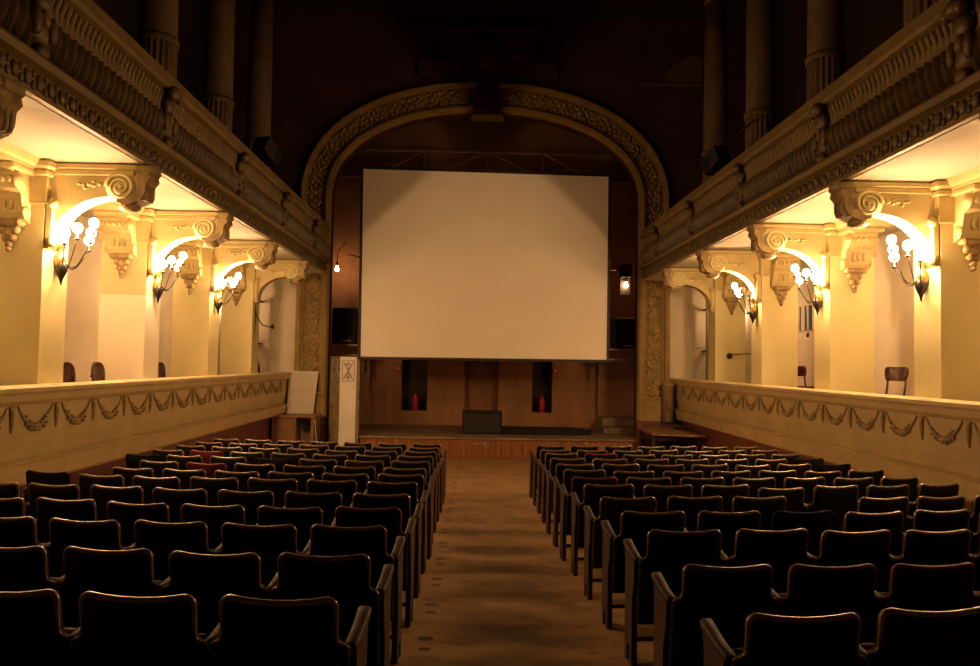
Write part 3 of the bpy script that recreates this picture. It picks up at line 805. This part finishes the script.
tag(mp, 'short maroon post at the right end of the stage beside the wooden table', 'post')
bs_ = MB().blob((4.95, 18.75, .93), (.13, .1, .07)).blob((5.08, 18.6, .91), (.09, .09, .05)).build('dark_bag', M['blackbox'])
tag(bs_, 'small dark bundle on the wooden table under the right parapet', 'bag')

# panelled door leaves left of the stage
def leaf(name, x, y, w, label, m, rz):
    d = thing(name, (x, y, 0), label, 'door', None, rz)
    MB().box(0, w, 0, .05, -.0, 2.56, .006).build('panel', m, d)
    f = MB()
    for z0_, z1_ in ((.12, 1.35), (1.42, 1.85)):
        f.box(.05, .075, -.012, 0, z0_, z1_).box(w - .075, w - .05, -.012, 0, z0_, z1_).box(.05, w - .05, -.012, 0, z0_, z0_ + .025).box(.05, w - .05, -.012, 0, z1_ - .025, z1_)
    f.build('panel_frame', m, d)
    c = MB(); zc_ = 2.2; cx = w / 2
    for sx in (-1, 1):
        for sz in (-1, 1):
            c.tube([(cx, -.012, zc_), (cx + sx * w * .14, -.02, zc_ + sz * .10), (cx + sx * w * .28, -.012, zc_ + sz * .22)], .016, 6)
            c.tube([(cx + sx * w * .05, -.012, zc_ + sz * .2), (cx + sx * w * .12, -.018, zc_ + sz * .12)], .012, 6)
    c.tube([(cx, -.012, zc_ - .25), (cx, -.012, zc_ + .25)], .012, 6)
    c.box(.05, .07, -.012, 0, zc_ - .28, zc_ + .28).box(w - .07, w - .05, -.012, 0, zc_ - .28, zc_ + .28).box(.05, w - .05, -.012, 0, zc_ + .26, zc_ + .28).box(.05, w - .05, -.012, 0, zc_ - .28, zc_ - .26)
    c.build('carved_grille', mat(name + '_relief', (.5, .42, .33), .6, .1, 5), d)
    MB().box(-.012, .0, -.02, .0, 1.0, 1.16).build('hinge', M['iron'], d)
leaf('door_leaf', -3.70, 19.22, .43, 'narrow white carved door leaf standing at the left edge of the stage', M['white'], 0)
leaf('door_leaf', -4.08, 19.9, .38, 'cream carved door leaf with painted-in shade between the white leaf and the arch', M['ochre_dark'], 0)  # cream leaf standing in shade; the shade is put into this darker ochre
ed = MB().box(-3.25, -3.19, 19.2, 19.34, 0, 2.6, .005).build('door_jamb', M['ochre_dark'])
tag(ed, 'pale door post right of the white carved door leaf', 'door post')

# ------------------------------------------------------------------ things on the stage
mo = thing('stage_monitor', (0, 20.2, .525), 'black box-shaped stage monitor standing at the middle of the stage', 'speaker')
MB().loft([[(-.53, -.02, 0), (.55, -.02, 0), (.55, .5, 0), (-.53, .5, 0)], [(-.53, 0, .58), (.55, 0, .58), (.55, .45, .62), (-.53, .45, .62)]]).build('body', M['blackbox'], mo)
MB().box(-.49, .51, -.035, -.015, .04, .55, .01).build('front_grille', M['black'], mo)
mt = thing('black_mat', (1.75, 21.2, .505), 'flat black mat lying on the stage boards right of the monitor', 'mat')
MB().prism([(-1.15, -.9), (1.25, -.75), (1.5, .3), (.9, 1.3), (-1.1, 1.3)], 'z', 0, .05).build('mat', M['blackbox'], mt)
for x, w in ((-2.06, 'left'), (1.93, 'right')):
    e = thing('fire_extinguisher', (x, BY + .2, NZ), 'red fire extinguisher standing in the dark %s niche of the stage wall' % w, 'fire extinguisher', 'extinguishers in the stage niches')
    MB().lathe([(.075, 0), (.088, .02), (.088, .40), (.07, .46), (.035, .49), (.03, .53)], (0, 0, 0), n=18).build('body', M['red'], e)
    MB().box(-.03, .03, -.08, .06, .53, .56, .005).box(-.02, .02, -.09, .05, .58, .60, .005).build('handle', M['iron'], e)
    MB().tube([(.03, 0, .54), (.09, -.02, .52), (.115, -.03, .35), (.11, -.03, .12)], .014, 6).build('hose', M['black'], e)
for x, w in ((-2.60, 'left'), (2.31, 'right')):
    r_ = thing('alarm_box', (x, BY, 2.25), 'small red alarm box beside the %s niche of the stage wall' % w, 'alarm box', 'red alarm boxes')
    MB().box(-.07, .07, -.07, 0, -.08, .08, .012).build('case', M['red'], r_)
    MB().lathe([(.03, 0), (.03, -.015)], (0, -.07, 0), 'y', 12).build('button', M['white'], r_)
for sg, xs, zs, zt2 in ((-1, -4.08, 2.99, 4.02), (1, 4.21, 2.98, 3.86)):
    sh = thing('speaker_shelf', (sg * 4.1, 21.9, 2.6), 'dark wooden double shelf beside the %s edge of the screen' % ('left' if sg < 0 else 'right'), 'shelf', 'shelves beside the screen')
    for z in (0, .29): MB().box(-.72, .72, -.2, .45, z, z + .05, .006).build('board', M['parapet'], sh)
    MB().box(-.72, -.66, -.15, .4, .05, .29).box(.66, .72, -.15, .4, .05, .29).build('upright', M['darkwood'], sh)
    MB().box(-.66, -.58, .3, .42, -.5, 0).box(.58, .66, .3, .42, -.5, 0).build('wall_bracket', M['darkwood'], sh)
    sp = thing('loudspeaker', (xs, 21.95, 2.94), 'tall black loudspeaker on the shelf %s of the screen' % SIDE[sg], 'speaker', 'loudspeakers beside the screen')
    h = zt2 - 2.94
    MB().box(-.34, .34, -.2, .3, 0, h, .02).build('cabinet', M['black'], sp)
    g_ = MB().box(-.3, .3, -.215, -.2, .2, h - .05, .005); g_.build('grille', M['blackbox'], sp)
    MB().box(-.05, .22, -.225, -.2, .09, .115).build('badge', M['white'], sp)
    tw = MB().lathe([(.03, 0), (.03, -.01)], (.05, -.215, .3), 'y', 10).build('port', M['grey'], sp)
    # bare bulb with bracket
    bx, bz = (-4.36, 5.2) if sg < 0 else (4.27, 4.89)
    bb = thing('bare_bulb', (bx, 22.0, bz), ('bare glowing bulb hanging above the left loudspeaker' if sg < 0 else 'bare glowing bulb in a dark wall fitting above the right loudspeaker'), 'lamp')
    MB().lathe([(.01, -.10), (.04, -.085), (.055, -.05), (.045, .0), (.025, .06), (.02, .08)], (0, 0, 0), n=12).build('bulb', M['barebulb'], bb)
    MB().lathe([(.03, .07), (.035, .16), (.012, .2)], (0, 0, 0), n=10).build('socket', M['black'], bb)
    if sg < 0:
        MB().tube([(0, 0, .19), (.01, 0, .5), (.25, .05, .8)], .012, 6).build('cord', M['black'], bb)
        MB().tube([(.25, .05, .42), (.6, .1, .36), (.9, .2, .3)], .03, 6).build('bracket', M['wood'], bb)
    else:
        MB().box(-.16, .16, .12, .2, -.32, .6, .01).box(-.16, .16, -.1, .2, .2, .6, .01).build('fitting_box', M['black'], bb)
        MB().tube([(-.16, 0, .45), (-.5, .05, .42), (-.8, .1, .38)], .035, 6).build('bracket', M['wood'], bb)
bc = MB().blob((-3.95, 21.78, 2.70), (.13, .06, .05)).blob((-3.75, 21.78, 2.70), (.09, .06, .05)).build('brass_horn', M['brass'])
tag(bc, 'small brass objects on the lower shelf left of the screen', 'ornament')
sp_ = thing('wooden_steps', (4.1, 21.7, .5), 'low worn wooden steps at the right end of the stage wall', 'steps')
MB().box(-.62, .75, -.6, 0, 0, .17, .01).build('lower_step', M['stagetop'], sp_)
MB().box(-.55, .8, 0, .8, 0, .40, .01).build('upper_step', M['stagetop'], sp_)

# ------------------------------------------------------------------ spotlights on the balcony rails
def spot(sg, y, z, label):
    s_ = thing('stage_spotlight', (sg * 4.3, y, 6.01), label, 'spotlight')
    h = z - 6.01
    MB().tube([(0, 0, 0), (0, 0, h - .22)], .02, 8).lathe([(.09, 0), (.09, .02)], (0, 0, 0), n=12).build('stand', M['iron'], s_)
    bd = MB().loft([[(x_, y_, z_) for x_, z_ in ((-.15, -.17), (.15, -.17), (.15, .17), (-.15, .17))] for y_ in (-.2, .12)]).loft([[(x_, .12, z_) for x_, z_ in ((-.15, -.17), (.15, -.17), (.15, .17), (-.15, .17))], [(x_, .22, z_) for x_, z_ in ((-.2, -.21), (.2, -.21), (.2, .21), (-.2, .21))]], False, False)
    Rm = Matrix.Rotation(-.5, 3, 'X')
    def f(x, y_, z_):
        p = Matrix.Rotation(sg * .35, 3, 'Z') @ (Rm @ Vector((x, y_, z_))); return (p.x, p.y, p.z + h)
    bd.map(f).build('lamp_housing', M['black'], s_)
    MB().tube([(-.19, 0, h - .22), (-.19, 0, h), (.19, 0, h), (.19, 0, h - .22), (-.19, 0, h - .22)], .012, 6).build('yoke', M['iron'], s_)
    return s_
spot(-1, 14.1, 6.45, 'black spotlight on the rail of the left balcony beside a column')
s2 = spot(1, 13.85, 6.4, 'black spotlight on the rail of the right balcony beside a bracket arm')
MB().tube([(.1, -.05, .62), (.45, -.5, .95), (.6, -.95, .95), (.62, -.98, 0)], .022, 6).build('bracket_arm', M['iron'], s2)

# ------------------------------------------------------------------ world and view
w = bpy.data.worlds.new('world'); scene.world = w; w.use_nodes = True
w.node_tree.nodes['Background'].inputs[0].default_value = (1, .6, .3, 1)
w.node_tree.nodes['Background'].inputs[1].default_value = .0
vs = scene.view_settings
scene.display_settings.display_device = 'sRGB'
vs.view_transform = 'Standard'; vs.look = 'None'; vs.gamma = 1; vs.use_curve_mapping = False
vs.exposure = 0.72
cy = scene.cycles
cy.use_denoising = True
cy.max_bounces = 8; cy.diffuse_bounces = 5; cy.glossy_bounces = 3
cy.sample_clamp_indirect = 6
cy.caustics_reflective = False; cy.caustics_refractive = False
